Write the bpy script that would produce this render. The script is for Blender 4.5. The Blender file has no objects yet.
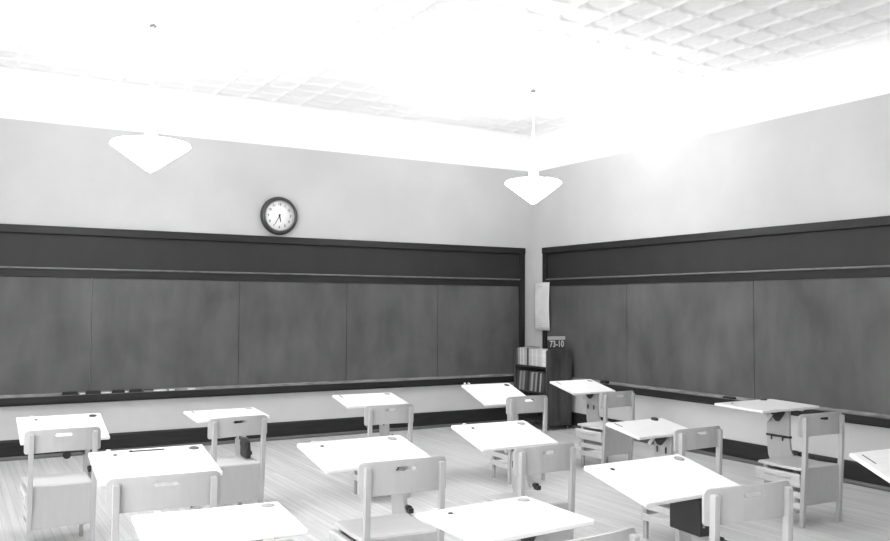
import bpy, bmesh, math, random
from mathutils import Vector, Matrix
random.seed(7)
COL = bpy.context.scene.collection
D2R = math.pi/180

# ------------------------------------------------------------------ materials
def mat(name, g, rough=.6, spec=.5, var=0., scale=(1,1,1), nscale=6., bump=0., detail=4., emit=0., metal=0., sharp=.5):
    m = bpy.data.materials.new(name); m.use_nodes = True
    nt = m.node_tree; b = nt.nodes['Principled BSDF']
    b.inputs['Base Color'].default_value = (g,g,g,1)
    b.inputs['Roughness'].default_value = rough
    b.inputs['Specular IOR Level'].default_value = spec
    b.inputs['Metallic'].default_value = metal
    if emit:
        b.inputs['Emission Color'].default_value = (1,1,1,1); b.inputs['Emission Strength'].default_value = emit
    if var or bump:
        tc = nt.nodes.new('ShaderNodeTexCoord'); mp = nt.nodes.new('ShaderNodeMapping')
        mp.inputs['Scale'].default_value = scale
        nz = nt.nodes.new('ShaderNodeTexNoise'); nz.inputs['Scale'].default_value = nscale; nz.inputs['Detail'].default_value = detail
        nt.links.new(tc.outputs['Object'], mp.inputs['Vector']); nt.links.new(mp.outputs['Vector'], nz.inputs['Vector'])
        if var:
            r = nt.nodes.new('ShaderNodeValToRGB')
            a, c = max(g*(1-var),0), min(g*(1+var),1)
            r.color_ramp.elements[0].position = .5-sharp*.5; r.color_ramp.elements[1].position = .5+sharp*.5
            r.color_ramp.elements[0].color = (a,a,a,1); r.color_ramp.elements[1].color = (c,c,c,1)
            nt.links.new(nz.outputs['Fac'], r.inputs['Fac']); nt.links.new(r.outputs['Color'], b.inputs['Base Color'])
        if bump:
            bp = nt.nodes.new('ShaderNodeBump'); bp.inputs['Strength'].default_value = bump; bp.inputs['Distance'].default_value = .004
            nt.links.new(nz.outputs['Fac'], bp.inputs['Height']); nt.links.new(bp.outputs['Normal'], b.inputs['Normal'])
    return m

def wall_material():
    m = mat('painted_plaster', .5, .8, .3)
    nt = m.node_tree; b = nt.nodes['Principled BSDF']
    tc = nt.nodes.new('ShaderNodeTexCoord'); sp = nt.nodes.new('ShaderNodeSeparateXYZ')
    nt.links.new(tc.outputs['Object'], sp.inputs['Vector'])
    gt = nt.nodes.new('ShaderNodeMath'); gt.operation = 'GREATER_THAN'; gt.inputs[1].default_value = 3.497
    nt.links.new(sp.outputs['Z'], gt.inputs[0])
    nz = nt.nodes.new('ShaderNodeTexNoise'); nz.inputs['Scale'].default_value = 1.1; nz.inputs['Detail'].default_value = 5
    nt.links.new(tc.outputs['Object'], nz.inputs['Vector'])
    r = nt.nodes.new('ShaderNodeValToRGB')
    r.color_ramp.elements[0].color = (WALL*.93,)*3+(1,); r.color_ramp.elements[1].color = (WALL*1.07,)*3+(1,)
    r.color_ramp.elements[0].position = .3; r.color_ramp.elements[1].position = .7
    nt.links.new(nz.outputs['Fac'], r.inputs['Fac'])
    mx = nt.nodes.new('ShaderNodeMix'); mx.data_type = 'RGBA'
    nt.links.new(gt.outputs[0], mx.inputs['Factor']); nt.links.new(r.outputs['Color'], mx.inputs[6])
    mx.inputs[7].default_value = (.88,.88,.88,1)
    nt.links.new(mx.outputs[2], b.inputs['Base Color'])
    return m

def floor_material():
    m = mat('strip_wood_floor', .4, .42, .5)
    nt = m.node_tree; b = nt.nodes['Principled BSDF']; L = nt.links
    tc = nt.nodes.new('ShaderNodeTexCoord')
    mp = nt.nodes.new('ShaderNodeMapping'); mp.inputs['Rotation'].default_value = (0,0,math.pi/2)
    L.new(tc.outputs['Object'], mp.inputs['Vector'])
    br = nt.nodes.new('ShaderNodeTexBrick')
    br.inputs['Scale'].default_value = 1; br.inputs['Brick Width'].default_value = 1.9; br.inputs['Row Height'].default_value = .058
    br.inputs['Mortar Size'].default_value = .0022; br.offset = .37; br.inputs['Bias'].default_value = 0
    br.inputs['Color1'].default_value = (FLOOR*.93,)*3+(1,); br.inputs['Color2'].default_value = (FLOOR*1.06,)*3+(1,)
    br.inputs['Mortar'].default_value = (FLOOR*.7,)*3+(1,)
    L.new(mp.outputs['Vector'], br.inputs['Vector'])
    mp2 = nt.nodes.new('ShaderNodeMapping'); mp2.inputs['Scale'].default_value = (14,.7,1)
    L.new(tc.outputs['Object'], mp2.inputs['Vector'])
    nz = nt.nodes.new('ShaderNodeTexNoise'); nz.inputs['Scale'].default_value = 1.5; nz.inputs['Detail'].default_value = 6
    L.new(mp2.outputs['Vector'], nz.inputs['Vector'])
    r = nt.nodes.new('ShaderNodeValToRGB'); r.color_ramp.elements[0].color = (.84,.84,.84,1); r.color_ramp.elements[0].position = .3; r.color_ramp.elements[1].position = .65
    L.new(nz.outputs['Fac'], r.inputs['Fac'])
    mx = nt.nodes.new('ShaderNodeMix'); mx.data_type = 'RGBA'; mx.blend_type = 'MULTIPLY'; mx.inputs['Factor'].default_value = 1
    L.new(br.outputs['Color'], mx.inputs[6]); L.new(r.outputs['Color'], mx.inputs[7]); L.new(mx.outputs[2], b.inputs['Base Color'])
    return m

def slate_material(name, g, streak=.35):
    m = mat(name, g, .55, .35)
    nt = m.node_tree; b = nt.nodes['Principled BSDF']; L = nt.links
    tc = nt.nodes.new('ShaderNodeTexCoord')
    mp = nt.nodes.new('ShaderNodeMapping'); mp.inputs['Scale'].default_value = (2.6,2.6,.9)
    L.new(tc.outputs['Object'], mp.inputs['Vector'])
    n1 = nt.nodes.new('ShaderNodeTexNoise'); n1.inputs['Scale'].default_value = 1.6; n1.inputs['Detail'].default_value = 6
    L.new(mp.outputs['Vector'], n1.inputs['Vector'])
    n2 = nt.nodes.new('ShaderNodeTexNoise'); n2.inputs['Scale'].default_value = 1.3; n2.inputs['Detail'].default_value = 5; n2.inputs['Distortion'].default_value = .8
    L.new(tc.outputs['Object'], n2.inputs['Vector'])
    ad = nt.nodes.new('ShaderNodeMath'); ad.operation = 'ADD'
    L.new(n1.outputs['Fac'], ad.inputs[0]); L.new(n2.outputs['Fac'], ad.inputs[1])
    hf = nt.nodes.new('ShaderNodeMath'); hf.operation = 'MULTIPLY'; hf.inputs[1].default_value = .5
    L.new(ad.outputs[0], hf.inputs[0])
    r = nt.nodes.new('ShaderNodeValToRGB')
    r.color_ramp.elements[0].position = .34; r.color_ramp.elements[1].position = .66
    r.color_ramp.elements[0].color = (g*(1-streak),)*3+(1,); r.color_ramp.elements[1].color = (g*(1+streak),)*3+(1,)
    L.new(hf.outputs[0], r.inputs['Fac']); L.new(r.outputs['Color'], b.inputs['Base Color'])
    return m

WALL, FLOOR = .50, .63
M = {
 'wall': wall_material(), 'floor': floor_material(),
 'ceiling': mat('painted_tin', .92, .5, .5),
 'white': mat('white_paint', .85, .6),
 'slate': slate_material('slate_blackboard', .084, .30),
 'tack': slate_material('dark_tack_panel', .022, .15),
 'frame': mat('dark_stained_oak', .015, .45, .35, .35, (.6,.6,9), 5),
 'bead': mat('lit_bead_moulding', .13, .3, .6, .3, (3,3,3), 4),  # paler than the frame: light caught on the rail's ledge, painted in
 'dust': mat('chalk_dusted_wood', .22, .8, .2, .5, (1.2,1.2,8), 5),
 'base': mat('dark_baseboard', .016, .55, .3, .4, (.7,.7,7), 5),
 'shoe': mat('baseboard_moulding', .09, .45, .5),
 'desk': mat('pale_varnished_maple', .70, .45, .5, .05, (1.5,14,14), 3),
 'maple': mat('blond_wood', .38, .5, .4, .04, (9,9,1.2), 3, detail=5),
 'maple_h': mat('blond_wood_rail', .52, .5, .4, .04, (1.2,9,9), 3, detail=5),
 'iron': mat('black_iron', .02, .4, .5),
 'ink': mat('black_inkwell', .015, .3, .5),
 'grey': mat('grey_inkwell', .22, .5, .5),
 'lid': mat('light_grey_lid', .32, .5, .4),
 'metal': mat('dull_metal', .6, .35, .5),
 'cabinet': mat('dark_cabinet_wood', .050, .5, .4, .45, (3,3,.5), 5, detail=6),
 'cabin_dark': mat('dark_shelf_wood', .018, .6, .4),
 'paper': mat('chart_paper', .62, .9, .1, .08, (3,3,3), 2),
 'paperline': mat('faint_print', .40, .9, .1),
 'lamp': mat('lit_opal_glass', .9, .3, .5, emit=22),
 'lamptop': mat('lit_clear_glass_top', .9, .3, .5, emit=52),
 'lampmetal': mat('white_enamel', .8, .4, .5),
 'dark_metal': mat('dark_fitting', .06, .4, .5),
 'clockrim': mat('dark_clock_case', .035, .25, .6),
 'clockface': mat('clock_dial', .85, .6, .3),
 'clockbezel': mat('clock_bezel', .35, .35, .5),
 'black': mat('black_print', .02, .6),
 'signblack': mat('black_card', .03, .6), 'signgrey': mat('grey_card', .36, .6), 'signwhite': mat('white_print', .55, .6),
 'leather': mat('black_leather', .018, .45, .5, .3, (4,4,4), 4),
 'chalk': mat('white_chalk', .75, .9), 'felt': mat('dark_felt', .03, .9, .2), 'chalkgrey': mat('dusty_felt', .2, .9, .2),
 'pencil': mat('dark_pencil', .06, .4),
}
def glass_material():
    m = bpy.data.materials.new('window_glass'); m.use_nodes = True; nt = m.node_tree; nt.nodes.clear()
    o = nt.nodes.new('ShaderNodeOutputMaterial'); t = nt.nodes.new('ShaderNodeBsdfTransparent'); g = nt.nodes.new('ShaderNodeBsdfGlossy')
    g.inputs['Roughness'].default_value = .02; mx = nt.nodes.new('ShaderNodeMixShader'); mx.inputs[0].default_value = .08
    nt.links.new(t.outputs[0], mx.inputs[1]); nt.links.new(g.outputs[0], mx.inputs[2]); nt.links.new(mx.outputs[0], o.inputs[0])
    return m
M['glass'] = glass_material()

# ------------------------------------------------------------------ mesh helpers
def box(bm, x0, y0, z0, x1, y1, z1, T=None):
    c = [(x0,y0,z0),(x1,y0,z0),(x1,y1,z0),(x0,y1,z0),(x0,y0,z1),(x1,y0,z1),(x1,y1,z1),(x0,y1,z1)]
    v = [bm.verts.new(T @ Vector(p) if T else p) for p in c]
    fs = [bm.faces.new([v[i] for i in f]) for f in ((0,3,2,1),(4,5,6,7),(0,1,5,4),(1,2,6,5),(2,3,7,6),(3,0,4,7))]
    return v, fs
def cyl(bm, p0, p1, r0, r1=None, n=16, caps=True):
    r1 = r0 if r1 is None else r1
    p0, p1 = Vector(p0), Vector(p1); d = (p1-p0).normalized()
    a = d.orthogonal().normalized(); b = d.cross(a)
    A_ = [bm.verts.new(p0+(a*math.cos(2*math.pi*i/n)+b*math.sin(2*math.pi*i/n))*r0) for i in range(n)]
    B_ = [bm.verts.new(p1+(a*math.cos(2*math.pi*i/n)+b*math.sin(2*math.pi*i/n))*r1) for i in range(n)]
    for i in range(n):
        f = bm.faces.new((A_[i],A_[(i+1)%n],B_[(i+1)%n],B_[i])); f.smooth = True
    if caps: bm.faces.new(A_[::-1]); bm.faces.new(B_)
def lathe(bm, prof, n=48, T=None):
    rings = []
    for r, z in prof:
        if r < 1e-5: rings.append([bm.verts.new(T @ Vector((0,0,z)) if T else (0,0,z))])
        else:
            rings.append([bm.verts.new((T @ Vector((r*math.cos(2*math.pi*i/n), r*math.sin(2*math.pi*i/n), z))) if T else (r*math.cos(2*math.pi*i/n), r*math.sin(2*math.pi*i/n), z)) for i in range(n)])
    for a, b in zip(rings, rings[1:]):
        for i in range(n):
            j = (i+1) % n
            if len(a) == 1 and len(b) == 1: continue
            if len(a) == 1: f = bm.faces.new((a[0], b[j], b[i]))
            elif len(b) == 1: f = bm.faces.new((a[i], a[j], b[0]))
            else: f = bm.faces.new((a[i], a[j], b[j], b[i]))
            f.smooth = True
def prism(bm, pts, axis, a, b):
    # pts 2-D outline, extruded along axis 0/1/2 from a to b
    def P(p, t):
        q = list(p); q.insert(axis, t); return q
    A_ = [bm.verts.new(P(p, a)) for p in pts]; B_ = [bm.verts.new(P(p, b)) for p in pts]
    n = len(pts)
    for i in range(n): bm.faces.new((A_[i], A_[(i+1)%n], B_[(i+1)%n], B_[i]))
    bm.faces.new(A_[::-1]); bm.faces.new(B_)
def obj(name, bm, m, parent=None, bevel=0., seg=2):
    bmesh.ops.recalc_face_normals(bm, faces=bm.faces)
    me = bpy.data.meshes.new(name); bm.to_mesh(me); bm.free()
    me.materials.append(M[m] if isinstance(m, str) else m)
    o = bpy.data.objects.new(name, me); COL.objects.link(o)
    if parent: o.parent = parent
    if bevel:
        md = o.modifiers.new('bevel', 'BEVEL'); md.width = bevel; md.segments = seg; md.limit_method = 'ANGLE'; md.angle_limit = .6
    return o
def empty(name, loc, rz=0):
    o = bpy.data.objects.new(name, None); COL.objects.link(o); o.location = loc; o.rotation_euler = (0,0,rz)
    o.empty_display_size = .1; return o
def tag(o, label, cat, group=None):
    o['label'] = label; o['category'] = cat
    if group: o['group'] = group
    return o
def struct(o): o['kind'] = 'structure'; return o
def B(): return bmesh.new()
def text_mesh(bm, s, size, T):
    c = bpy.data.curves.new('t', 'FONT'); c.body = s; c.size = size; c.align_x = 'CENTER'; c.align_y = 'CENTER'; c.extrude = .001; c.offset = size*.015
    o = bpy.data.objects.new('t', c); COL.objects.link(o)
    dg = bpy.context.evaluated_depsgraph_get(); dg.update()
    me = bpy.data.meshes.new_from_object(o.evaluated_get(dg))
    me.transform(T); bm.from_mesh(me)
    bpy.data.objects.remove(o); bpy.data.meshes.remove(me); bpy.data.curves.remove(c)

# ------------------------------------------------------------------ the room  (corner at the origin; walls y=0 and x=0)
XW, YW, ZC = -9.6, -11.6, 3.984
bm = B(); box(bm, XW-.2, YW-.2, -.12, .2, .2, 0); struct(obj('floor', bm, 'floor'))
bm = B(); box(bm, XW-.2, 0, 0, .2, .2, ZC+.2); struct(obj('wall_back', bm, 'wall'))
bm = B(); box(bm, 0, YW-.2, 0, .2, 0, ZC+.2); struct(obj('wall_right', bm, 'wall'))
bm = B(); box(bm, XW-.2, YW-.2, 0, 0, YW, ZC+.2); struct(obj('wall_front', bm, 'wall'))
# window wall (off to the left of the photograph)
WIN = [(-4.9,-3.6), (-6.9,-5.6), (-8.9,-7.6), (-10.9,-9.6)]
WZ0, WZ1 = .95, 3.45
bm = B()
box(bm, XW-.2, YW, 0, XW, 0, WZ0); box(bm, XW-.2, YW, WZ1, XW, 0, ZC+.2)
ed = [YW] + [v for w in reversed(WIN) for v in w] + [0]
for a, b in zip(ed[::2], ed[1::2]): box(bm, XW-.2, a, WZ0, XW, b, WZ1)
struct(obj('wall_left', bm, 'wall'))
for k, (a, b) in enumerate(WIN):
    w = empty(f'window_{k+1}', (XW-.1, (a+b)/2, WZ0)); struct(w)
    hw = (b-a)/2; H_ = WZ1-WZ0
    bm = B()
    box(bm, -.04,-hw,0,.04,-hw+.07,H_); box(bm, -.04,hw-.07,0,.04,hw,H_); box(bm, -.04,-hw+.07,0,.04,hw-.07,.07); box(bm, -.04,-hw+.07,H_-.07,.04,hw-.07,H_)
    box(bm, -.03,-hw+.07,H_/2-.03,.03,hw-.07,H_/2+.03)
    obj('window_frame', bm, 'white', w)
    bm = B(); box(bm, -.004,-hw+.07,.07,.004,hw-.07,H_/2-.03); box(bm, -.004,-hw+.07,H_/2+.03,.004,hw-.07,H_-.07)
    obj('window_pane', bm, 'glass', w)
    bm = B(); box(bm, .1,-hw-.05,-.04,.2,hw+.05,0); obj('window_sill', bm, 'white', w, .006)

# pressed tin ceiling: 0.338 m tiles with overlapping-circle petals in relief
def tin_ceiling():
    P, n = .3385, 20
    x1, y1 = -.19, -.14
    nx, ny = int((x1-XW-.1)/P), int((y1-YW-.1)/P)
    st = P/n
    def h(u, v):        # u, v in -1..1 inside a tile
        r_ = math.hypot(u, v); sm = lambda q: (lambda c: c*c*(3-2*c))(max(0., min(1., q)))
        dc = math.hypot(1-abs(u), 1-abs(v))
        pyr = max(0., 1-max(abs(u), abs(v)))
        seam = 1-max(abs(u), abs(v))
        return .011*sm((1.0-r_)/.13) - .003*math.exp(-((abs(u)-abs(v))/.09)**2)*sm((r_-.12)/.2) - .009*sm((.10-seam)/.06) - .006*sm((.16-dc)/.1)
    tab = [[h(-1+2*i/n, -1+2*j/n) for j in range(n+1)] for i in range(n+1)]
    W, Hh = nx*n+1, ny*n+1
    vs, fs = [], []
    for i in range(W):
        for j in range(Hh):
            vs.append((x1-i*st, y1-j*st, ZC+tab[i % n][j % n]))
    for i in range(W-1):
        for j in range(Hh-1):
            a = i*Hh+j; fs.append((a, a+1, a+Hh+1, a+Hh))
    # plain border to the walls and a slab above
    k = len(vs); xe, ye = x1-(W-1)*st, y1-(Hh-1)*st
    z = ZC+.0
    vs += [(0,0,z),(0,YW,z),(XW,YW,z),(XW,0,z),(x1,y1,z),(x1,ye,z),(xe,ye,z),(xe,y1,z)]
    for i in range(4): fs.append((k+i, k+(i+1)%4, k+4+(i+1)%4, k+4+i))
    me = bpy.data.meshes.new('ceiling'); me.from_pydata(vs, [], fs); me.materials.append(M['ceiling'])
    me.polygons.foreach_set('use_smooth', [True]*len(fs))
    o = bpy.data.objects.new('ceiling', me); COL.objects.link(o); struct(o)
tin_ceiling()
bm = B(); box(bm, XW-.2, YW-.2, ZC+.06, .2, .2, ZC+.2); struct(obj('trim_9', bm, 'ceiling'))
# cove mouldings
def cove(name, ax, a, b, sgn=-1, at=0.):
    bm = B(); pts = []
    D_, h_ = .19, .15
    for i in range(9):
        t = i/8*math.pi/2
        pts.append((D_*(1-math.cos(t)), -h_*(1-math.sin(t))))       # quarter hollow
    pts = [(0, 0), (0, -h_-.03), (.018, -h_-.03), (.018, -h_)] + [(p[0]*.9+.018, p[1]) for p in pts[1:]] 
    pr = [(at+sgn*p[0], ZC-.001+p[1]) for p in pts]
    prism(bm, pr, 0 if ax == 'x' else 1, a, b)
    struct(obj(name, bm, 'ceiling'))
cove('trim_1', 'x', XW, 0); cove('trim_2', 'y', YW, 0)
cove('trim_3', 'x', XW, 0, 1, YW); cove('trim_4', 'y', YW, 0, 1, XW)

# baseboards with a shoe moulding
def baseboard(name, ax, a, b, sgn=-1, at=0.):
    pr = lambda pts: [(at+sgn*p[0], p[1]) for p in pts]
    o = empty(name, (0,0,0)); struct(o)
    bm = B(); prism(bm, pr([(0,0),(.022,0),(.022,.185),(.012,.205),(0,.205)]), 0 if ax == 'x' else 1, a, b); obj('board', bm, 'base', o)
    bm = B(); prism(bm, pr([(.022,0),(.045,0),(.043,.02),(.034,.034),(.022,.038)]), 0 if ax == 'x' else 1, a, b); obj('shoe_moulding', bm, 'shoe', o)
baseboard('baseboard_back', 'x', XW, 0); baseboard('baseboard_right', 'y', YW, -.045)
baseboard('baseboard_left', 'y', YW, -.045, 1, XW); baseboard('baseboard_front', 'x', XW+.045, -.045, 1, YW)

# ------------------------------------------------------------------ blackboards
def blackboard(ax, start, end, seams, label):
    """ax 'x': on wall y=0 running along -x; 'y': on wall x=0 running along -y."""
    def bx(bm, s0, s1, d0, d1, z0, z1):    # s along wall, d out from wall
        s0, s1 = min(s0,s1), max(s0,s1)
        if ax == 'x': box(bm, s0, -d1, z0, s1, -d0, z1)
        else: box(bm, -d1, s0, z0, -d0, s1, z1)
    t = empty('blackboard', ((start+end)/2, 0, .57) if ax == 'x' else (0, (start+end)/2, .57))
    tag(t, label, 'blackboard')
    off = -Vector(t.location)
    def part(name, bm, m, bev=0., parent=t):
        bmesh.ops.translate(bm, verts=bm.verts, vec=off); return obj(name, bm, m, parent, bev)
    fw = .085
    bm = B(); bx(bm, start, end, .0, .058, 2.322, 2.407); part('top_moulding', bm, 'frame', .008)
    bm = B(); bx(bm, start-fw, end+fw, .0, .016, 1.96, 2.322); part('tack_panel', bm, 'tack')
    bm = B(); bx(bm, start-fw, end+fw, .0, .034, 1.873, 1.955); part('middle_rail', bm, 'frame', .004)
    bm = B(); bx(bm, start-fw, end+fw, .0, .052, 1.955, 1.974); part('rail_bead', bm, 'bead', .006)
    for s0, s1 in ((start, start-fw), (end+fw, end)):
        bm = B(); bx(bm, s0, s1, .0, .045, .645, 2.322); part('side_frame', bm, 'frame', .005)
    ss = [start-fw] + seams + [end+fw]
    for a, b in zip(ss, ss[1:]):
        bm = B(); bx(bm, a-.003, b+.003, .0, .018, .645, 1.873); part('slate_panel', bm, 'slate')
    bm = B(); bx(bm, start, end, .0, .092, .572, .638); tr = part('chalk_tray', bm, 'frame', .006)
    bm = B(); bx(bm, start-.01, end+.01, .0, .03, .6385, .664); bx(bm, start-.01, end+.01, .03, .084, .6385, .6405)
    part('dusty_ledge', bm, 'dust', 0, tr)
    bm = B(); bx(bm, start-.02, end+.02, .0, .03, .548, .572); part('tray_support', bm, 'frame')
    return t
blackboard('x', -.19, -8.9, [-1.578,-2.878,-4.234,-5.831,-7.4], 'long dark slate blackboard on the wall under the round clock')
blackboard('y', -.245, -8.6, [-1.923,-3.819,-5.52,-7.1], 'long dark slate blackboard on the wall to the right of the corner')

# chalk and erasers lying in the trays
def chalk(x, y, rz, label, l=.07, grp='chalk pieces in the trays'):
    bm = B(); cyl(bm, (-l/2,0,0), (l/2,0,0), .008, .0065, 12)
    o = obj('chalk_stick', bm, 'chalk'); o.location = (x,y,.6487); o.rotation_euler = (0,0,rz); tag(o, label, 'chalk', grp)
def eraser(x, y, rz, label, l=.15, m='felt', h=.032):
    e = empty('blackboard_eraser', (x,y,.6407), rz); tag(e, label, 'eraser', 'erasers in the trays')
    bm = B(); box(bm, -l/2,-.025,0, l/2,.025,h*.6); obj('felt_pad', bm, m, e, .003)
    bm = B(); box(bm, -l/2,-.022,h*.6, l/2,.022,h); obj('wooden_back', bm, 'frame', e, .004)
eraser(-6.03,-.058,.02,'black felt eraser lying leftmost in the tray under the clock wall board')
chalk(-5.90,-.058,.1,'short white chalk between the two leftmost erasers')
eraser(-5.805,-.058,-.03,'black felt eraser beside the seam below the left slate')
chalk(-5.685,-.052,.05,'white chalk just right of the second eraser', .09)
chalk(-5.665,-.074,-.06,'white chalk at the tray edge in front of another stick', .08)
eraser(-5.55,-.058,.04,'dark eraser directly right of a pair of white chalk sticks', .12)
chalk(-5.465,-.06,.3,'tiny chalk stub between two dark erasers', .035)
eraser(-5.375,-.058,0,'dark eraser right of the tiny chalk stub', .13)
eraser(-5.24,-.058,.05,'grey dusty eraser, rightmost of the erasers in the tray under the clock', .10,'chalkgrey',.026)
chalk(-5.12,-.05,0,'long white chalk right of the grey dusty eraser', .13)
chalk(-5.105,-.07,.04,'long white chalk at the tray edge right of the dusty eraser', .12)
chalk(-4.99,-.066,-.1,'short white chalk right of two long sticks', .06)
chalk(-4.775,-.06,.03,'white chalk lying alone, rightmost in the tray under the clock wall', .085)
eraser(-.058,-1.56,math.pi/2,'dark eraser in the right wall tray nearest the corner', .12,'felt')
eraser(-.058,-3.53,math.pi/2,'flat dark eraser in the right wall tray farthest from the corner', .14,'felt',.02)

# ------------------------------------------------------------------ clock
ck = empty('wall_clock', (-3.775, 0, 2.655)); tag(ck, 'round wall clock with dark case and white dial above the blackboard', 'clock')
T = Matrix.Rotation(math.pi/2, 4, 'X')     # local z -> -y
bm = B(); lathe(bm, [(0,0),(.205,0),(.222,.012),(.229,.035),(.226,.06),(.213,.082),(.198,.09),(.186,.085),(.180,.07)], 64, T); obj('clock_case', bm, 'clockrim', ck)
bm = B(); lathe(bm, [(.184,.055),(.184,.074),(.176,.078),(.168,.06),(.168,.055)], 64, T); obj('bezel', bm, 'clockbezel', ck)
bm = B(); lathe(bm, [(0,.056),(.174,.056),(.174,.05),(0,.05)], 64, T); dial = obj('dial', bm, 'clockface', ck)
for k in range(1, 13):
    a = k*30*D2R; bm = B()
    text_mesh(bm, str(k), .040, Matrix.Translation((.136*math.sin(a), -.058, .136*math.cos(a))) @ Matrix.Rotation(math.pi/2, 4, 'X'))
    obj('numeral', bm, 'black', dial)
def hand(name, ang, l, w, y):
    bm = B(); R_ = Matrix.Rotation(ang*D2R, 4, 'Y')
    prism(bm, [(-w/2,-.02),(w/2,-.02),(w*.35,l),(-w*.35,l)], 1, y, y-.002); bmesh.ops.transform(bm, matrix=R_, verts=bm.verts); obj(name, bm, 'black', ck)
hand('hour_hand', 168, .075, .016, -.060); hand('minute_hand', 209, .115, .009, -.064)
bm = B(); cyl(bm, (0,-.056,0), (0,-.07,0), .010, .008, 20); obj('hub', bm, 'black', ck)

# ------------------------------------------------------------------ pendant lamps
def lamp(x, y, label, zt=2.685, r=.33):
    t = empty('pendant_lamp', (x, y, ZC)); tag(t, label, 'lamp', 'ceiling lamps')
    k = r/.33; z = lambda q: q-ZC
    bm = B(); lathe(bm, [(0,z(zt)),(.015,z(zt+.002)),(.03,z(zt+.008)),(.295*k,z(2.875)),(.318*k,z(2.890)),(.33*k,z(2.905)),(.322*k,z(2.9175))]); gs = obj('glass_shade', bm, 'lamp', t)
    bm = B(); lathe(bm, [(.322*k,z(2.918)),(.29*k,z(2.929)),(.2*k,z(2.944)),(.1,z(2.955)),(.062,z(2.966)),(.046,z(2.985)),(.043,z(3.03))]); obj('shade_top', bm, 'lamptop', t)
    bm = B(); lathe(bm, [(0,z(2.668)),(.008,z(2.672)),(.010,z(2.684)),(.016,z(2.6865)),(0,z(2.690))], 16); obj('finial', bm, 'lampmetal', t)
    bm = B(); lathe(bm, [(.043,z(3.025)),(.047,z(3.03)),(.047,z(3.07)),(.02,z(3.09)),(.009,z(3.10))], 24); obj('shade_holder', bm, 'lampmetal', t)
    bm = B(); cyl(bm, (0,0,z(3.09)), (0,0,-.03), .009, n=12); obj('stem', bm, 'lampmetal', t)
    bm = B(); cyl(bm, (.0,0,-.098), (0,0,-.082), .026, .034, n=16); obj('stem_collar', bm, 'dark_metal', t)
    bm = B(); lathe(bm, [(.009,-.075),(.02,-.07),(.05,-.045),(.06,-.005),(0,-.0)], 24); obj('canopy', bm, 'lampmetal', t)
lamp(-5.75,-2.55, 'white glass pendant lamp hanging on the left side, before the wall with the clock', r=.315)
lamp(-1.80,-2.445, 'white glass pendant lamp hanging in front of the room corner', r=.30)
# one more lamp, unseen and assumed behind the view, kept to light the front desks
lamp(-5.75,-8.3, 'unseen white glass pendant lamp added over the camera side of the room')

# ------------------------------------------------------------------ corner: bookcase on casters, books, calendar, chart
X0, Y0, Y1 = -.500, -.960, -.215
bc = empty('bookcase', (-.30, (Y0+Y1)/2, 0)); tag(bc, 'dark wooden bookcase on casters standing in the room corner', 'bookcase')
offb = -Vector(bc.location)
def bpart(name, bm, m, bev=0, parent=bc):
    bmesh.ops.translate(bm, verts=bm.verts, vec=offb); return obj(name, bm, m, parent, bev)
xr = -.097
for y0, y1 in ((Y0, Y0+.028), (Y1-.028, Y1)):
    bm = B(); prism(bm, [(X0,.06),(xr,.06),(xr,.955),(xr-.05,1.036),(X0+.025,1.036),(X0,1.018)], 1, y0, y1); ep = bpart('end_panel', bm, 'cabinet', .004)
    if y0 == Y0:
        for z0, z1 in ((.10,.56),(.60,1.0)):
            for xa, xb in ((X0+.03,-.303),(-.295,xr-.03)):
                bm = B(); box(bm, xa, Y0-.006, z0, xb, Y0, z1-(.06 if z1 == 1.0 and xb > -.25 else 0)); bpart('raised_board', bm, 'cabinet', .003, ep)
        for z in (.68,.76,.84,.92):
            bm = B(); cyl(bm, (-.299,Y0-.001,z), (-.299,Y0-.016,z), .010, .007, 12); bpart('knob', bm, 'iron', 0, ep)
for z0, z1 in ((.785,.812), (.455,.48), (.09,.115)):
    bm = B(); box(bm, X0+.004, Y0+.028, z0, xr-.02, Y1-.028, z1); bpart('shelf', bm, 'cabin_dark', .002)
bm = B(); box(bm, xr-.02, Y0+.028, .08, xr-.004, Y1-.028, .93); bpart('back_board', bm, 'cabin_dark')
for x in (X0+.05, xr-.05):
    for y in (Y0+.035, Y1-.035):
        bm = B(); cyl(bm, (x-.009,y,.022), (x+.009,y,.022), .022, n=20); cyl(bm, (x,y,.03), (x,y,.062), .008, n=10)
        bpart('caster', bm, 'dark_metal')
def book(y0, w, h, zb, g, rough, label, cat, grp, lean=0., dp=.17, x=X0+.02):
    m = M.get(f'cover{g}') or M.setdefault(f'cover{g}', mat(f'book_cover_{int(g*100)}', g, .7, .3, .12, (2,2,8), 3))
    t = empty('book', (x, y0, zb)); tag(t, label, cat, grp)
    S = Matrix(((1,0,0,0),(0,1,lean,0),(0,0,1,0),(0,0,0,1)))
    bm = B(); c = .0025 if w > .012 else .001
    box(bm, 0,0,0, dp,c,h); box(bm, 0,w-c,0, dp,w,h); box(bm, 0,c,0, .003,w-c,h)
    bmesh.ops.transform(bm, matrix=S, verts=bm.verts); obj('cover', bm, m, t)
    bm = B(); box(bm, .003,c,.003, dp-.004,w-c,h-.004); bmesh.ops.transform(bm, matrix=S, verts=bm.verts); obj('pages', bm, 'paper', t)
top = [(.030,.215,.10,'dark grey'),(.034,.222,.26,'mid grey'),(.012,.228,.60,'pale thin'),(.045,.228,.42,'light grey wide'),(.012,.226,.62,'white thin'),(.050,.228,.38,'light grey thick'),
       (.032,.228,.05,'black'),(.050,.225,.42,'light grey'),(.018,.224,.58,'whitish narrow'),(.060,.222,.50,'pale wide'),(.016,.224,.62,'white narrow'),(.052,.220,.48,'pale thick'),(.030,.222,.55,'whitish'),(.070,.215,.70,'bright white thick')]
yy = Y1-.034
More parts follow.
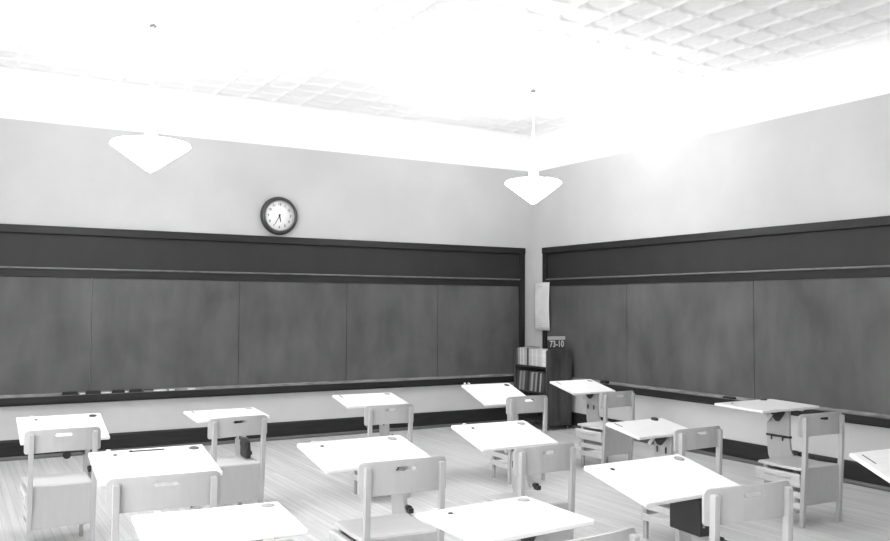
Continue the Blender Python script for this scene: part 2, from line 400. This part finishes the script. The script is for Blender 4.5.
posw = ['at the left end of','second from the left on','third from the left on','fourth from the left on','fifth from the left on','sixth from the left on','seventh from the left on','eighth from the left on','ninth from the left on','tenth from the left on','eleventh from the left on','twelfth from the left on','thirteenth from the left on','at the right end of']
sc_ = (yy-(Y0+.034))/sum(t[0] for t in top)
for k, (w, h, g, nm) in enumerate(top):
    w *= sc_; yy -= w
    book(yy+.0005, w-.001, h, .8122, g, .7, f'{nm} book standing {posw[k]} the upper bookcase shelf', 'book', 'books on the upper shelf')
low = [(.030,.245,.04,'black'),(.022,.25,.24,'mid grey'),(.026,.255,.13,'dark grey'),(.020,.25,.235,'grey'),(.030,.262,.05,'thick black'),(.030,.255,.03,'black cloth'),(.018,.25,.11,'dark thin'),(.024,.25,.30,'light grey'),
       (.028,.235,.07,'charcoal'),(.020,.25,.28,'light grey narrow'),(.032,.25,.04,'black thick'),(.018,.245,.34,'pale narrow'),(.030,.25,.06,'dark'),(.022,.24,.04,'black end')]
yy = Y1-.034
sc_ = (yy-(Y0+.036+.034))/sum(t[0] for t in low)
for k, (w, h, g, nm) in enumerate(low):
    w *= sc_; yy -= w
    book(yy+.0005, w-.001, h, .4802, g, .7, f'{nm} book leaning {posw[k]} the lower bookcase shelf', 'book', 'books on the lower shelf', lean=-.12)
# a dark flat book lying on top of the upper row
t = empty('book', (X0+.03, -.44, 1.0405)); tag(t, 'thin black book lying flat on top of the upper row of books', 'book')
bm = B(); box(bm, 0,-.13,0, .15,.04,.004); box(bm, 0,-.13,.012, .15,.04,.016); box(bm,0,.036,.004,.15,.04,.012); obj('cover', bm, 'ink', t)
bm = B(); box(bm, .003,-.127,.004, .147,.036,.012); obj('pages', bm, 'paper', t)

# calendar sign on the near end of the bookcase
cs = empty('calendar_sign', (-.335, Y0+.016, 1.0362)); tag(cs, 'small black and white number calendar sign standing on the bookcase', 'sign')
bm = B(); box(bm, -.125,-.012,0, .125,.012,.012); obj('foot', bm, 'signblack', cs)
bm = B(); box(bm, -.13,-.004,.012, .13,.004,.125); obj('number_card', bm, 'signblack', cs)
bm = B(); box(bm, -.14,-.005,.125, .14,.005,.172); obj('header_card', bm, 'signgrey', cs)
bm = B(); text_mesh(bm, '73-10', .115, Matrix.Translation((0,-.006,.07)) @ Matrix.Rotation(math.pi/2,4,'X') @ Matrix.Scale(.86,4,(1,0,0))); obj('numbers', bm, 'signwhite', cs)

# paper chart hanging over the edge of the right blackboard frame
ch = empty('paper_chart', (-.062, -.262, 1.92)); tag(ch, 'pale paper chart hanging beside the room corner over the board frame', 'chart')
bm = B(); n, mm = 10, 12; g_ = []
for i in range(n+1):
    row = []
    for j in range(mm+1):
        u, v = i/n, j/mm
        wy = .165 + .01*math.sin(v*math.pi)
        row.append(bm.verts.new((-.010*math.sin(v*math.pi*1.1)-.006*math.sin(u*math.pi)+ .004, wy-u*(wy+.165), -v*.655)))
    g_.append(row)
for i in range(n):
    for j in range(mm): bm.faces.new((g_[i][j],g_[i+1][j],g_[i+1][j+1],g_[i][j+1])).smooth = True
o = obj('sheet', bm, 'paper', ch); md = o.modifiers.new('s','SOLIDIFY'); md.thickness = .0012
bm = B(); cyl(bm, (.002,.168,-.002), (.002,-.168,-.002), .006, n=10); obj('hanging_rod', bm, 'paper', ch)
for z, a, b in ((-.05,.08,-.03),(-.07,.04,-.02),(-.27,.12,.09),(-.50,.1,.0),(-.53,.12,-.04),(-.56,.06,-.1),(-.59,.1,-.06)):
    bm = B(); box(bm, -.0205,b,z-.004, -.0185,a,z); obj('printed_line', bm, 'paperline', ch)

# ------------------------------------------------------------------ movable school desks (chair and desk in one)
def backrest_mesh(W, hc, dip=.036):
    us = sorted(set([-1,-.985,-.96,-.92,-.86,-.75,-.6,-.4,-.235,-.2,0,.2,.235,.4,.6,.75,.86,.92,.96,.985,1]))
    hw = W/2
    vs_ = [0,.04,.1,.25,.5,.62,.66,.70,.74,.80,.9,.96,1]
    bm = B(); grid = []
    r = .030
    for u in us:
        x = u*hw; e = hw-abs(x)
        cut = 0 if e >= r else r-math.sqrt(max(0, r*r-(r-e)**2))
        zt = hc-cut + .006*(1-u*u); zb = (0 if e >= .016 else .016-math.sqrt(max(0,.016**2-(.016-e)**2))) + .012*abs(u)**2*0 + .010*(1-u*u)
        row = []
        for v in vs_:
            z = zb+(zt-zb)*v
            row.append(bm.verts.new((x, dip*(abs(u)**2.3-1)+.008, z)))
        grid.append(row)
    i0, i1 = us.index(-.235), us.index(.235)
    for i in range(len(us)-1):
        for j in range(len(vs_)-1):
            if i0 < i < i1-1 or i == i0 or i == i1-1:
                if .66 <= vs_[j] < .80: 
                    if (i == i0 or i == i1-1) and not (.70 <= vs_[j] < .74): pass
                    else: continue
            bm.faces.new((grid[i][j],grid[i+1][j],grid[i+1][j+1],grid[i][j+1]))
    ret = bmesh.ops.extrude_face_region(bm, geom=bm.faces[:])
    nv = [g for g in ret['geom'] if isinstance(g, bmesh.types.BMVert)]
    bmesh.ops.translate(bm, verts=nv, vec=(0,.013,0))
    return bm

def post_mesh(x, ztop, lean):
    # rounded-top square upright, from the floor to ztop
    bm = B(); w, d = .029, .034
    lv = [0,.43,.47,ztop-.02,ztop-.008,ztop-.002,ztop]
    sh = [0.9,1.08,1,1,.97,.86,.66]
    rings = []
    for z, s in zip(lv, sh):
        yc = lean*(1-min(1,z/.45)) - .004 if z < .45 else -.004 - .012*max(0,(z-.45))/(ztop-.45)
        rings.append([bm.verts.new((x+sx*w/2*s, yc+sy*d/2*(s if z > .5 else 1), z)) for sx, sy in ((-1,-1),(1,-1),(1,1),(-1,1))])
    for a, b in zip(rings, rings[1:]):
        for i in range(4): bm.faces.new((a[i],a[(i+1)%4],b[(i+1)%4],b[i]))
    bm.faces.new(rings[0][::-1]); bm.faces.new(rings[-1])
    return bm

def desk_unit(desk, chair, label, ink='ink', inkpos=(.055,.05), extra=(), raised=False, seat_h=.435):
    """desk = (x, y, z, yaw, tilt, W, D); chair = (x, y, yaw, W, ztop, hback)"""
    x, y, z, yaw, tilt, W, D = desk; cx, cy, cyaw, Wc, zt, hc = chair
    t = empty('school_desk', (cx, cy, 0), cyaw); tag(t, label, 'desk', 'movable desks with attached chairs')
    k = Wc/.41
    inv = (Matrix.Translation((cx,cy,0)) @ Matrix.Rotation(cyaw,4,'Z')).inverted()
    # --- desk top, tilted about its centre (front edge low)
    Tm = inv @ Matrix.Translation((x,y,z)) @ Matrix.Rotation(yaw,4,'Z') @ Matrix.Rotation(tilt,4,'X')
    bm = B(); box(bm, -W/2,-D/2,-.022, W/2,D/2,0)
    top = obj('desk_top', bm, 'desk', t, .006, 3); top.matrix_local = Tm
    def sub(name, bm, m, bev=0): return obj(name, bm, m, top, bev)
    ix, iy = W/2-inkpos[0], D/2-inkpos[1]
    bm = B(); zz = .012 if raised else .0022
    lathe(bm, [(0,zz),(.020,zz),(.026,zz),(.029,.0),(.029,-.001)], 28, Matrix.Translation((ix,iy,0))); w_ = sub('inkwell', bm, ink)
    if ink == 'grey':
        bm = B(); lathe(bm, [(0,.0035),(.016,.0035),(.019,.002)], 20, Matrix.Translation((ix,iy,0))); obj('inkwell_lid', bm, 'lid', top)
    if 'screw' in extra:
        bm = B(); lathe(bm, [(0,.004),(.009,.0035),(.013,0)], 16, Matrix.Translation((-W/2+.125,D/2-.075,0))); sub('screw_cap', bm, 'ink')
    if 'slot' in extra:
        bm = B(); box(bm, -W/2+.055,D/2-.115,-.0005, -W/2+.066,D/2-.03,.0014); sub('pencil_slot', bm, 'dark_metal')
    if 'clip' in extra:
        bm = B(); box(bm, -W/2+.09,D/2-.012,-.002, -W/2+.112,D/2+.005,.006); sub('edge_clip', bm, 'metal', .002)
    if 'clips' in extra:
        for q in (.03,.075):
            bm = B(); box(bm, -W/2+q,D/2-.02,-.002, -W/2+q+.012,D/2+.012,.02); sub('edge_clip', bm, 'metal', .002)
    # tilt rails and iron bracket beneath
    bm = B()
    box(bm, -W*.34,-D*.36,-.044, -W*.34+.022,D*.36,-.022); box(bm, W*.34-.022,-D*.36,-.044, W*.34,D*.36,-.022)
    sub('top_rail', bm, 'maple_h', .003)
    # --- support plank beside the seat front, rising to the desk top
    px = (.205+(.035 if 'wide' in extra else 0))*k; dc = inv @ Vector((x,y,z)); yc = dc.y+.02
    ya, yb = yc-.12, yc+(.10 if 'strap' in extra else .05)
    zu = lambda yv: z-.022 + (yv-dc.y)*math.tan(tilt) - .004
    sf = .385*k                                                    # seat front
    pts = [(ya,zu(ya)),(yb,zu(yb)),(yb,.50),(yb-.01,.40),(yb-.04,.33),(sf-.06,.33),(sf-.12,.352),(sf-.12,.400),(sf-.02,.408),(ya-.035,.425),(ya-.008,.47),(ya,.54)]
    bm = B(); prism(bm, pts, 0, px, px+.024); obj('desk_support', bm, 'maple', t, .003)
    bm = B()
    if 'strap' in extra: box(bm, px-.004,ya-.004,.552, px+.028,yb+.004,.570)
    for q in (.25,.75): cyl(bm, (px-.012,ya+(yb-ya)*q,.528),(px-.012,ya+(yb-ya)*q,.572),.006,n=8)
    if 'arm' in extra:
        box(bm, px-.125,yc-.010,.535, px+.006,yc+.008,.548); cyl(bm, (px-.115,yc-.014,.520),(px-.115,yc+.012,.520),.028,n=16)
    obj('iron_clamp' if 'strap' in extra or 'arm' in extra else 'support_bolt', bm, 'iron', t)
    bm = B()
    prism(bm, [(ya+.005,zu(ya+.005)),(yc+.09,zu(yc+.09)),(yc+.055,zu(yc)-.055),(yc,zu(yc)-.115),(yc-.03,zu(yc)-.115)], 0, px-.016, px-.002)
    cyl(bm, (px-.050,yc,zu(yc)-.045),(px,yc,zu(yc)-.045),.018,n=14)
    box(bm, px-.14,yc-.05,zu(yc-.05)-.012, px-.006,yc+.05,zu(yc-.05)-.0)
    obj('tilt_bracket', bm, 'iron', t)
    bm = B(); T2 = Matrix.Translation((px-.024,yc+.025,zu(yc)-.060)) @ Matrix.Rotation(-.85,4,'X'); box(bm, -.006,-.080,-.013,.006,.080,.013,T2); obj('diagonal_brace', bm, 'maple_h', t, .002)
    bm = B(); cyl(bm, (px+.012,sf+.0,.448),(px+.012,sf+.035,.448),.017,n=14); box(bm, px-.002,sf-.02,.425,px+.026,sf+.02,.452); obj('clamp_knob', bm, 'iron', t)
    # --- chair
    hw = Wc/2; px_ = hw-.022
    bm = backrest_mesh(Wc+.034, hc+.004); o = obj('backrest', bm, 'maple', t, .003); o.location = (0,.002,zt-hc-.007)
    for s in (-1,1):
        obj('back_post', post_mesh(s*px_, zt-.022, .030), 'maple', t, .004)
    sy0, sy1, sx = .018, sf, hw-.012
    bm = B()
    pr = [(sy0,seat_h-.018),(sy0+.004,seat_h-.002),(.08,seat_h-.006),(.18,seat_h-.010),(.28,seat_h-.006),(sy1-.03,seat_h),(sy1-.008,seat_h-.004),(sy1,seat_h-.013),(sy1-.006,seat_h-.024),(.18,seat_h-.030),(sy0+.01,seat_h-.026)]
    prism(bm, pr, 0, -sx, sx-.012); obj('seat', bm, 'maple_h', t, .004)
    for s in (-1,1):
        bm = B(); xx = s*(hw-.045)
        T3 = Matrix.Translation((xx, sf-.055, 0))
        for (a0, a1, zz0, zz1) in ((.014,.016,0,.39),):
            v, f = box(bm, -.015,-.018,0, .015,.018,seat_h-.03, T3)
            for q in v[:4]: q.co.x = xx+(q.co.x-xx)*.8; q.co.y += .006
        obj('front_leg', bm, 'maple', t, .004)
    bm = B(); box(bm, -px_+.0145,.004,.160, px_-.0145,.016,seat_h-.010); obj('back_panel', bm, 'maple', t, .002)
    bm = B(); box(bm, hw-.060,.022,.160, hw-.047,sf-.075,seat_h-.031); obj('side_panel', bm, 'maple', t, .002)
    # drawer, pulling out to the left, and the rails under it
    dr = B(); xl = -hw+.008
    prism(dr, [(xl+.022,.285),(xl+.004,.285),(xl-.004,.300),(xl-.010,.335),(xl-.016,.372),(xl-.010,.384),(xl+.022,.384)], 1, .024, sf+.012)
    df = obj('drawer', dr, 'maple_h', t, .003)
    bm = B(); box(bm, xl+.022,.030,.285, hw-.065,sf-.02,.292); box(bm, xl+.022,.030,.292, hw-.065,.036,.375); box(bm, xl+.022,sf-.026,.292, hw-.065,sf-.02,.375); obj('drawer_body', bm, 'maple_h', df)
    bm = B(); box(bm, xl-.017,.10,.340, xl-.009,sf-.08,.352); obj('finger_lip', bm, 'maple', df, .002)
    for z0, z1 in ((.208,.252),(.128,.176)):
        bm = B(); box(bm, -hw+.012,.018,z0, -hw+.026,sf-.04,z1); obj('side_rail', bm, 'maple_h', t, .003)
    bm = B(); box(bm, -hw+.05,sf-.062,.16, hw-.062,sf-.05,.28); obj('front_rail', bm, 'maple_h', t, .002)
    return t

SH = dict(W=.6244, D=.4409, z=.7352, Wc=.4101, zc=.7956, dy=-.594, hc=.1531, dx=-.0734)
U = {  # x, y, yaw, tilt, dz, zcs, chyaw, wm, dm, ox, oy, wc, hm
 'D1': [-6.4369,-3.1685,-.0031,.2342,-.0124,-.0068,.0118,-.0919,.1094,.0172,.0021,.0326,-.0541],
 'D2': [-5.2296,-3.0492,.0122,.06,-.0018,-.0144,.0979,-.075,-.0817,-.012,-.0012,.0236,-.0794],
 'D3': [-3.8812,-2.8538,-.0447,.1508,.0263,-.0173,.0134,-.0755,-.0837,-.0054,-.0164,.0007,.0136],
 'D4': [-5.0684,-5.3182,.0423,.2101,.0264,.0182,-.0797,.0881,-.058,-.0142,-.001,.125,.1076],
 'D5': [-2.5002,-2.8274,-.0272,.309,.0103,-.014,-.0132,-.1096,.0908,.0115,-.0195,-.0047,0],
 'D6': [-3.9849,-5.1352,-.0185,.2402,.0256,-.016,.0157,-.0694,-.0672,-.0231,-.0044,.0019,.0354],
 'D7': [-1.4323,-2.813,.0331,.231,.0358,-.0252,.0217,-.1001,-.0974,-.0057,-.0193,-.0078,-.0217],
 'D8': [-2.691,-5.1342,.0373,.1768,-.0165,-.0062,-.0025,-.0676,-.2152,-.0341,.0515,.0034,-.0915],
 'D9': [-1.4679,-5.1585,.011,.0251,.0857,.0275,-.0384,.0888,.071,-.0329,.0206,.075,.0559],
 'D10': [-4.0551,-6.6558,.0385,.236,.0186,.0306,-.1299,.0939,-.0061,-.0123,.0158,.1325,0],
 'D11': [-6.2052,-5.1468,-.0169,.1716,.0355,.0236,-.0404,-.0368,.0393,.0053,-.0281,.1521,0],
 'D14': [-2.79,-7.227,-.05,.40,.025,0,0,.0,.0,0,0,.1,0],
 'D12': [-6.2128,-6.3922,-.0657,.0442,-.0037,0,0,-.0267,-.0006,0,0,0,0],
 'D13': [-5.1515,-6.8592,.078,.0402,-.0062,0,0,-.046,-.0009,0,0,0,0],
}
INFO = {
 'D1': ('blond desk with chair nearest the left edge of the photo, before the wall', 'ink', ('screw','clip','arm')),
 'D2': ('blond desk with chair by the clock wall holding a black bag on its seat', 'grey', ('slot','wide')),
 'D3': ('blond desk with chair by the clock wall, standing midway along the tray', 'grey', ('slot','arm')),
 'D4': ('large blond desk standing in front of the wall desk midway along the tray', 'grey', ('screw','clip')),
 'D5': ('steeply tilted blond desk with chair standing left of the bookcase', 'ink', ('clips',)),
 'D6': ('blond desk in the middle row between the large desk and the bookcase aisle', 'grey', ('screw','clip')),
 'D7': ('blond desk with chair directly in front of the bookcase and its calendar', 'grey', ('slot',)),
 'D8': ('blond desk with raised black inkwell, low chair to its right, behind the large front desk', 'ink', ('slot',)),
 'D9': ('isolated blond desk near the right wall with level top and whole chair in view', 'ink', ('screw','strap')),
 'D10': ('large blond front row desk with dark box below its top, right of the photo centre', 'grey', ('screw',)),
 'D11': ('blond desk with a pencil on its top, second row at the left', 'ink', ('screw','clip')),
 'D12': ('blond front desk at lower left, nearest the chair of the desk with a pencil', 'grey', ('clip',)),
 'D13': ('blond front desk at the bottom centre of view, top cut off by the picture edge', 'grey', ('screw','clip')),
 'D14': ('blond desk cut off by the right edge of the photo with a dark slot', 'grey', ('slot',)),
}
FR = {}
for n, u in U.items():
    x,y,yaw,tilt,dz,zcs,chy,wm,dm,ox,oy,wc,hm = u
    dx, dy = SH['dx']+ox, SH['dy']+oy
    cxx = x+math.cos(yaw)*dx-math.sin(yaw)*dy; cyy = y+math.sin(yaw)*dx+math.cos(yaw)*dy
    lab, ink, ex = INFO[n]
    desk = (x,y,SH['z']+dz,yaw,tilt,SH['W']*(1+wm),SH['D']*(1+dm)); chair = (cxx,cyy,yaw+chy,SH['Wc']*(1+wc),SH['zc']+zcs,SH['hc']*(1+hm))
    ip = {'D8':(.11,.03),'D9':(.13,.035),'D4':(.085,.055)}.get(n, (.06,.055))
    FR[n] = (desk, chair, desk_unit(desk, chair, lab, ink, ip, ex, n in ('D8','D9')))

# black bag standing on the seat of the second wall desk
d, c, t = FR['D2']
Tb = Matrix.Translation((c[0],c[1],0)) @ Matrix.Rotation(c[2],4,'Z')
bg = empty('school_bag', Tb @ Vector((.162,.25,.4352)), c[2]+math.pi/2-.12); tag(bg, 'small black leather bag standing on the seat of the desk left of centre', 'bag')
bm = B(); prism(bm, [(-.075,0),(.07,0),(.085,.03),(.075,.11),(.03,.15),(-.035,.15),(-.07,.12),(-.085,.03)], 1, -.02, .02); obj('body', bm, 'leather', bg, .012, 3)
bm = B(); prism(bm, [(-.07,.09),(-.07,.12),(-.035,.152),(.03,.152),(.07,.11),(.07,.09),(.04,.075),(-.04,.075)], 1, .020, .025); obj('flap', bm, 'leather', bg, .003)
# dark storage box under the large front desk
d, c, t = FR['D10']
bx_ = .205*c[3]/.41; dl = t.matrix_world
inv = (Matrix.Translation((c[0],c[1],0)) @ Matrix.Rotation(c[2],4,'Z')).inverted(); dc = inv @ Vector(d[:3])
bm = B(); box(bm, bx_-.11, dc.y-.125, .47, bx_-.026, dc.y+.10, .655); sb = obj('storage_box', bm, 'iron', t, .006); sb['label'] = 'black box fixed below the desk top'
bm = B()
for q in (-.08,.06): cyl(bm, (bx_-.10,dc.y+q,.52),(bx_-.106,dc.y+q,.52),.008,n=10)
for q in (-.085,-.04): cyl(bm, (bx_+q,dc.y-.125,.52),(bx_+q,dc.y-.130,.52),.007,n=10)
obj('bolt_heads', bm, 'grey', sb)

# pencil on the desk top of D11
d, c, t = FR['D11']
x,y,z,yaw,tilt,W,D = d
Tm = Matrix.Translation((x,y,z)) @ Matrix.Rotation(yaw,4,'Z') @ Matrix.Rotation(tilt,4,'X')
bm = B(); cyl(bm, (-.03,0,0), (.13,.0,0), .0036, n=6); cyl(bm, (.13,0,0),(.145,0,0),.0036,.0006,n=6)
p = empty('pencil', (0,0,0)); p.matrix_world = Tm @ Matrix.Translation((-.055,D/2-.045,.0038)) @ Matrix.Rotation(-.02,4,'Z')
tag(p, 'thin dark pencil lying along the back edge of the desk at left', 'pencil')
obj('shaft', bm, 'pencil', p)
bm = B(); cyl(bm, (-.045,0,0), (-.03,0,0), .0052, n=10); obj('rubber_tip', bm, 'ink', p)

# ------------------------------------------------------------------ light
def area(name, loc, rot, sx, sy, power):
    l = bpy.data.lights.new(name, 'AREA'); l.shape = 'RECTANGLE'; l.size = sx; l.size_y = sy; l.energy = power
    o = bpy.data.objects.new(name, l); COL.objects.link(o); o.location = loc; o.rotation_euler = rot; return o
for k, (a, b) in enumerate(WIN):   # daylight entering by each window
    area('daylight', (XW-.35, (a+b)/2, (WZ0+WZ1)/2), (0, -math.pi/2, 0), WZ1-WZ0, b-a, WINP if 'WINP' in globals() else 110)
w = bpy.data.worlds.new('overcast'); w.use_nodes = True; bpy.context.scene.world = w
bg_ = w.node_tree.nodes['Background']; bg_.inputs[0].default_value = (1,1,1,1); bg_.inputs[1].default_value = 1.5

# ------------------------------------------------------------------ camera
cam = bpy.data.cameras.new('camera'); co = bpy.data.objects.new('camera', cam); COL.objects.link(co)
F = Vector((0.501772,0.864044,0.040669)); R = Vector((0.864636,-0.50237,0.0054)); Up = Vector((-0.025097,-0.032455,0.999158))
mw = Matrix(((R.x,Up.x,-F.x,-7.17045),(R.y,Up.y,-F.y,-9.83118),(R.z,Up.z,-F.z,1.6),(0,0,0,1)))
co.matrix_world = mw; cam.sensor_width = 36; cam.sensor_fit = 'HORIZONTAL'; cam.lens = 856.771/890*36; cam.clip_start = .05
s = bpy.context.scene; s.camera = co
s.view_settings.view_transform = 'Standard'; s.view_settings.look = 'None'; s.view_settings.gamma = 1; s.view_settings.use_curve_mapping = False
s.view_settings.exposure = 0.42
s.cycles.max_bounces = 8; s.cycles.diffuse_bounces = 6; s.cycles.use_denoising = True
